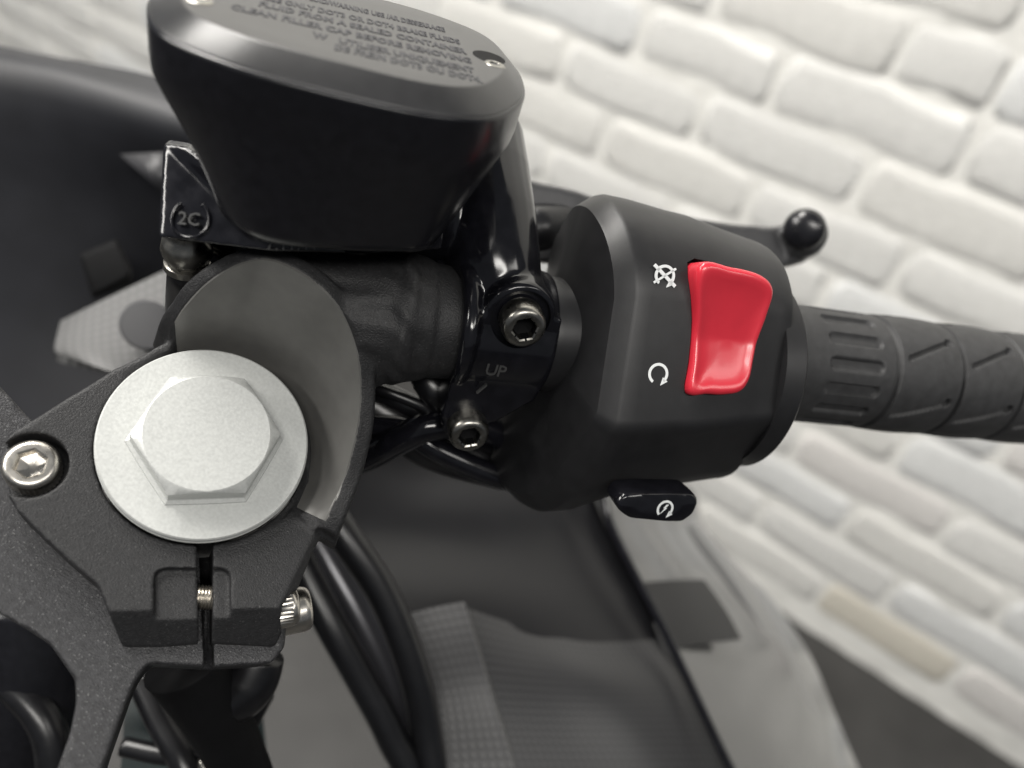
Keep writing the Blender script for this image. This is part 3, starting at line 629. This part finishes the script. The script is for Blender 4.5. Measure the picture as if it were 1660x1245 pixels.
gr = mesh('throttle_grip', *grip(), M['rubber'], bike, sharp=50, label='black rubber throttle grip with grooves')

# ---------------------------------------------------------------- brake lever behind the switch housing
lz = 262
lev = loft([np.array([P(x, y, z), P(x, y2, z), P(x, y2+4, z+9), P(x, y-3, z+9)]) for x, y, y2, z in ((800, 286, 400, 232), (850, 293, 420, 234), (930, 310, 430, 238), (1000, 335, 432, 244), (1100, 352, 425, 250), (1190, 366, 440, 257), (1245, 370, 438, 261), (1300, 366, 424, 266), (1332, 366, 404, 269))])
lv = cast('brake_lever', [lev, lathe(P(1304, 380, 262), nv(P(1304, 380, 262)), [(0, 7.5), (3, 7.7), (12, 7.5)], 32), tube([P(1270, 395, 264), P(1304, 380, 266), P(1320, 378, 268)], [5, 7.2, 6], 20)], [], M['satin2'] if 'satin2' in M else material('lever_anodised', (.035, .035, .037), .42, .1, .5, noise=(300, .1)), bike, voxel=.9, smooth=5, label='dark grey brake lever reaching out behind the switch housing')
mesh('ball_end', *lathe(P(1304, 372, 258), -nv(P(1304, 372, 258)), [(-8, 4), (-4, 6.4), (-1, 7.0), (1.2, 6.3), (2.6, 4.6), (3.2, 2.6), (3.3, .6)], 32), M['satin'], lv, sharp=40)
mesh('lever_pivot', *tube([P(835, 385, 236), P(868, 372, 238), P(930, 360, 246)], [6, 8, 7], 20), M['hose'], lv)

# ---------------------------------------------------------------- cables under the bar
cab = [([(560, 600, 214), (620, 635, 212), (690, 668, 214), (760, 700, 222), (860, 760, 235)], 3.2, 'hose'),
       ([(540, 760, 222), (600, 738, 216), (650, 712, 210), (700, 690, 208), (760, 690, 214), (850, 720, 226)], 4.2, 'gloss'),
       ([(560, 690, 216), (610, 690, 215), (660, 700, 214), (720, 735, 216), (800, 770, 222), (880, 790, 232)], 3.4, 'gloss'),
       ([(540, 650, 220), (600, 655, 222), (700, 720, 226), (820, 756, 236)], 7.5, 'hose'),
       ([(590, 622, 206), (640, 640, 205), (690, 662, 207), (725, 690, 212)], 1.5, 'hose')]
for pts, r, mm_ in cab: mesh('control_cable', *tube([P(*q) for q in pts], r, 16), M[mm_], bike)
mesh('cable_bracket', *tube([P(668, 596, 208), P(690, 612, 207), P(704, 634, 207), P(712, 662, 210)], [2.5, 4.5, 4.5, 3], 16), M['hose'], bike)

# ---------------------------------------------------------------- fairing and cockpit panels behind
def dots(name, col, dot, pitch, rough=.35, fr=None, coat=0.):
    """plastic moulded with a grid of small dots (pitch in mm)"""
    m = material(name, col, rough, 0, .5, coat=coat); nt = m.node_tree; L = nt.links; bs = nt.nodes['Principled BSDF']
    tc = [n_ for n_ in nt.nodes if n_.type == 'TEX_COORD'][0]
    mp = nt.nodes.new('ShaderNodeMapping'); mp.inputs['Scale'].default_value = (1000/pitch,)*3; L.new(tc.outputs['UV'], mp.inputs['Vector'])
    fr_ = nt.nodes.new('ShaderNodeVectorMath'); fr_.operation = 'FRACTION'; L.new(mp.outputs[0], fr_.inputs[0])
    sb = nt.nodes.new('ShaderNodeVectorMath'); sb.operation = 'DISTANCE'; sb.inputs[1].default_value = (.5, .5, 0); L.new(fr_.outputs[0], sb.inputs[0])
    r = nt.nodes.new('ShaderNodeMapRange'); r.inputs['From Min'].default_value = .18; r.inputs['From Max'].default_value = .34; r.inputs['To Min'].default_value = 1; r.inputs['To Max'].default_value = 0; L.new(sb.outputs['Value'], r.inputs['Value'])
    mx = nt.nodes.new('ShaderNodeMix'); mx.data_type = 'RGBA'; L.new(r.outputs['Result'], mx.inputs['Factor']); mx.inputs[6].default_value = (*col, 1); mx.inputs[7].default_value = (*dot, 1); L.new(mx.outputs[2], bs.inputs['Base Color'])
    b = nt.nodes.new('ShaderNodeBump'); b.inputs['Strength'].default_value = .25; b.inputs['Distance'].default_value = .0002; L.new(r.outputs['Result'], b.inputs['Height']); L.new(b.outputs['Normal'], bs.inputs['Normal'])
    return m
def panel(name, grid, mat, parent, th=3.0, label=None, sub=6):
    """curved panel through a grid of places (rows of (px, py, z)), thickened; UVs in metres"""
    g = np.array([[P(*q) for q in row] for row in grid]); rows = np.array([spl(r, sub, False) for r in g]); cols = np.array([spl(rows[:, i], sub, False) for i in range(rows.shape[1])]); G = np.transpose(cols, (1, 0, 2))
    nr, nc = G.shape[:2]; du = np.gradient(G, axis=1); dv = np.gradient(G, axis=0); nn_ = np.cross(du, dv); nn_ /= np.linalg.norm(nn_, axis=2, keepdims=True)
    if nn_[nr//2, nc//2, 2] > 0: nn_ = -nn_
    V = np.concatenate([G.reshape(-1, 3), (G-nn_*th).reshape(-1, 3)]); I = np.arange(nr*nc).reshape(nr, nc); Fc = []
    for a in range(nr-1):
        for c in range(nc-1): Fc.append((I[a, c], I[a, c+1], I[a+1, c+1], I[a+1, c])); Fc.append(tuple(nr*nc+k for k in (I[a, c], I[a+1, c], I[a+1, c+1], I[a, c+1])))
    bd = [I[0, c] for c in range(nc)]+[I[a, -1] for a in range(1, nr)]+[I[-1, c] for c in range(nc-2, -1, -1)]+[I[a, 0] for a in range(nr-2, 0, -1)]
    for i in range(len(bd)): a, c = bd[i], bd[(i+1) % len(bd)]; Fc.append((a, a+nr*nc, c+nr*nc, c))
    me = bpy.data.meshes.new(name); me.from_pydata([tuple(v) for v in W(V)], [], [tuple(int(k) for k in f) for f in Fc]); me.materials.append(mat)
    uu = np.zeros((nr, nc)); vv = np.zeros((nr, nc)); uu[:, 1:] = np.cumsum(np.linalg.norm(np.diff(G, axis=1), axis=2), axis=1).mean(0); vv[1:, :] = np.cumsum(np.linalg.norm(np.diff(G, axis=0), axis=2), axis=0).mean(1)[:, None]
    UV = np.stack([uu, vv], -1).reshape(-1, 2)/1000; UV = np.concatenate([UV, UV]); ul = me.uv_layers.new(name='UVMap')
    li = np.empty(len(me.loops), int); me.loops.foreach_get('vertex_index', li); ul.data.foreach_set('uv', UV[li].ravel())
    for p in me.polygons: p.use_smooth = True
    bm = bmesh.new(); bm.from_mesh(me); bmesh.ops.recalc_face_normals(bm, faces=bm.faces); bm.to_mesh(me); bm.free()
    o = objm(name, me, parent, label); me.set_sharp_from_angle(angle=math.radians(40)); return o
mplain = material('fairing_charcoal', (.007, .007, .008), .36, 0, .35, noise=(25, .15), bump=(1500, .2, .05))
mdots = dots('fairing_dots_reflection', (.019, .019, .020), (.040, .040, .042), 3.0, .36)  # dots are moulded; the lighter base paints in a reflection on the fairing
mribs = dots('fairing_ribs_reflection', (.025, .025, .026), (.042, .042, .044), 3.4, .38)  # ribbed part, base lightened for the same reflection
panel('inner_fairing', [[(540, 700, 330), (700, 690, 345), (880, 700, 365), (1000, 760, 380)], [(560, 850, 320), (690, 850, 335), (850, 850, 352), (1000, 855, 372)], [(655, 980, 305), (760, 970, 318), (930, 985, 335), (1068, 1000, 352)], [(700, 1130, 292), (800, 1110, 305), (980, 1120, 318), (1135, 1130, 335)], [(708, 1290, 284), (845, 1290, 292), (1040, 1290, 306), (1205, 1290, 322)], [(690, 1560, 268), (880, 1560, 272), (1130, 1560, 284), (1330, 1560, 296)]],
      mplain, bike, label='charcoal inner fairing panel left of the black seam')
panel('dotted_reflection_overlay', [[(752, 984, 313.5), (850, 1016, 321), (950, 1040, 327), (1064, 1036, 342)], [(790, 1110, 300.5), (880, 1116, 307), (990, 1120, 314), (1122, 1120, 331)], [(842, 1290, 288), (950, 1290, 295), (1080, 1290, 304), (1190, 1290, 316)], [(900, 1560, 268), (1020, 1560, 273), (1160, 1560, 281), (1310, 1560, 291)]], mdots, bike, th=1.5, label='lighter overlay with small dots, standing in for a reflection on the lower fairing')  # overlay added to hold the lighter, reflecting zone of one fairing panel
mesh('fairing_ridge', *tube([P(750, 978, 311), P(770, 1035, 306), P(792, 1110, 299), P(820, 1200, 292), P(846, 1300, 286)], .9, 10), material('ridge_grey', (.07, .07, .07), .4), bike)
panel('ribbed_reflection_infill', [[(640, 1000, 302), (700, 985, 302), (752, 975, 302)], [(690, 1120, 289), (750, 1110, 289), (790, 1105, 289)], [(700, 1290, 280), (780, 1290, 280), (842, 1290, 280)], [(700, 1560, 263), (800, 1560, 264), (890, 1560, 265)]], mribs, bike, th=2)
mesh('panel_seam', *tube([P(978, 800, 352), P(990, 850, 350), P(1035, 942, 341), P(1074, 1016, 334), P(1110, 1090, 326), P(1150, 1175, 317), P(1184, 1245, 310), P(1225, 1320, 303), P(1345, 1560, 283)], 2.0, 14), M['gloss'], bike, label='thin glossy black edge trim between the fairing panels')
mB = material('fairing_gloss_grey', (.05, .05, .05), .16, 0, .8, coat=1.0, noise=(20, .06))
panel('side_fairing', [[(960, 780, 368), (1030, 775, 404), (1110, 790, 452), (1130, 800, 480)], [(992, 850, 360), (1060, 850, 396), (1120, 855, 446), (1150, 868, 480)], [(1040, 945, 350), (1120, 945, 386), (1200, 955, 436), (1245, 965, 474)], [(1080, 1020, 342), (1170, 1030, 378), (1260, 1040, 428), (1312, 1060, 466)], [(1135, 1135, 332), (1225, 1140, 366), (1310, 1150, 414), (1355, 1160, 452)], [(1205, 1290, 318), (1300, 1290, 350), (1380, 1290, 396), (1412, 1290, 434)], [(1330, 1560, 294), (1420, 1560, 320), (1500, 1560, 356), (1540, 1560, 390)]],
      mB, bike, label='glossy grey side fairing between the black seam and the wall')
panel('fairing_edge_strip', [[(1120, 850, 444), (1135, 850, 458)], [(1200, 955, 428), (1222, 955, 442)], [(1262, 1070, 417), (1286, 1070, 432)], [(1310, 1170, 406), (1330, 1170, 420)], [(1362, 1290, 390), (1385, 1290, 404)], [(1480, 1560, 346), (1505, 1560, 360)]], material('fairing_edge_grey', (.16, .16, .158), .3, 0, .5, coat=.4), bike, th=3)
panel('seam_lip', [[(1058, 1010, 343), (1074, 1012, 341)], [(1100, 1110, 334), (1118, 1108, 332)], [(1160, 1240, 322), (1180, 1236, 320)], [(1190, 1300, 318), (1215, 1296, 316)]], material('lip_grey', (.07, .07, .07), .3), bike, th=2)
# black hoses curving past the fork
mesh('wheel_hose', *tube([P(500, 780, 262), P(560, 870, 262), P(622, 965, 266), P(668, 1080, 270), P(690, 1180, 274), P(700, 1300, 276), P(670, 1560, 284)], 5.6, 20), M['hose'], bike)
mesh('wheel_hose', *tube([P(480, 900, 262), P(535, 1010, 262), P(585, 1100, 266), P(632, 1190, 270), P(670, 1300, 274), P(650, 1560, 284)], 5.4, 20), M['hose'], bike)
mesh('chrome_pipe', *tube([P(505, 860, 290), P(570, 975, 290), P(625, 1085, 292), P(668, 1190, 296), P(700, 1300, 300), P(690, 1560, 306)], [9, 10, 10, 9], 20), material('pipe_grey', (.04, .04, .045), .22, .4), bike)
# parts under the yoke
mesh('lower_bracket', *tube([P(300, 1070, 205), P(345, 1150, 212), P(385, 1230, 220), P(410, 1300, 226)], [11, 9, 8, 8], 18), M['black'], bike)
mesh('cable_guide', *tube([P(420, 1060, 214), P(405, 1100, 214), P(380, 1125, 214), P(350, 1130, 214)], [7, 8, 8, 6], 18), M['hose'], bike)
mesh('frame_tube', *tube([P(60, 960, 235), P(60, 1100, 240), P(30, 1300, 250)], 16, 20), M['satin'], bike)
for (x, y, z, r) in ((388, 1182, 222, 4.0), (340, 1236, 228, 3.4)):
    socket_bolt('bracket_screw', P(x, y, z), nv(-P(x, y, z)), r, 4, M['dsteel'], bike, depth=2)

# cockpit panels, upper left
panel('cockpit_fairing', [[(-60, 62, 330), (90, 92, 330), (245, 121, 330), (330, 150, 330)], [(-60, 110, 315), (90, 140, 315), (240, 190, 315), (330, 220, 315)], [(-60, 300, 330), (80, 330, 335), (230, 330, 340), (330, 340, 345)], [(-60, 520, 345), (60, 540, 350), (190, 500, 358), (330, 420, 368)], [(-60, 800, 350), (60, 760, 356), (200, 640, 364), (360, 560, 374)]],
      M['scrn'], bike, label='matt black cockpit fairing behind the reservoir')
mc = dots('carbon_panel', (.045, .045, .045), (.085, .085, .085), 3.6, .45)
panel('carbon_look_panel', [[(98, 520, 300), (180, 480, 300), (268, 438, 300), (340, 405, 300)], [(88, 565, 292), (180, 560, 292), (270, 540, 292), (340, 520, 292)], [(100, 575, 288), (190, 606, 288), (280, 640, 288), (340, 650, 288)]], mc, bike, th=3, label='light grey woven-look panel with a round dark button')
mesh('round_button', *lathe(P(238, 527, 286), nv(-P(238, 527, 286)), [(-4, 9.2), (1.0, 9.2), (1.8, 8.6), (1.9, 4)], 48), material('button_grey', (.05, .05, .055), .4), bike, sharp=40)
mesh('dark_vent', *loft([np.array([P(x, y, 318) for x, y in ((128, 412), (190, 386), (216, 440), (214, 458), (150, 486))]), np.array([P(x, y, 300) for x, y in ((130, 414), (188, 390), (212, 440), (208, 452), (152, 480))])]), M['black'], bike, bevel=2)
mesh('triangular_trim', *loft([np.array([P(x, y, 312) for x, y in ((194, 250), (285, 246), (290, 335))]), np.array([P(x, y, 316) for x, y in ((200, 254), (285, 250), (290, 328))])]), material('trim_grey', (.022, .022, .025), .45), bike)

panel('frame_casting', [[(180, 1040, 262), (330, 1040, 268), (425, 1060, 275)], [(200, 1150, 258), (330, 1150, 266), (425, 1150, 276)], [(190, 1320, 255), (330, 1320, 264), (445, 1320, 276)], [(180, 1560, 250), (330, 1560, 258), (470, 1560, 270)]], M['cast_fine'], bike, th=5, label='dark cast frame part in shade under the yoke')

for pts, r in (([(230, 1100, 245), (262, 1170, 240), (300, 1240, 236), (320, 1330, 236)], 4.5), ([(420, 1120, 236), (390, 1180, 236), (372, 1250, 238), (380, 1330, 240)], 5.0), ([(200, 1210, 238), (280, 1225, 238), (350, 1215, 240), (430, 1240, 244)], 3.0), ([(-30, 1090, 230), (30, 1120, 228), (80, 1190, 228), (90, 1300, 230)], 5.0)):
    mesh('wiring_hose', *tube([P(*q) for q in pts], r, 14), M['hose'], bike)

panel('dark_reflection_sheet', [[(1046, 944, 348), (1096, 940, 362), (1142, 940, 379)], [(1068, 992, 343), (1122, 990, 357), (1176, 988, 376)], [(1092, 1050, 338), (1148, 1042, 352), (1202, 1036, 371)]], M['hose'], bike, th=1.5, label='dark sheet standing in for a reflection on the glossy side fairing')  # added sheet that paints a dark reflection onto the side fairing
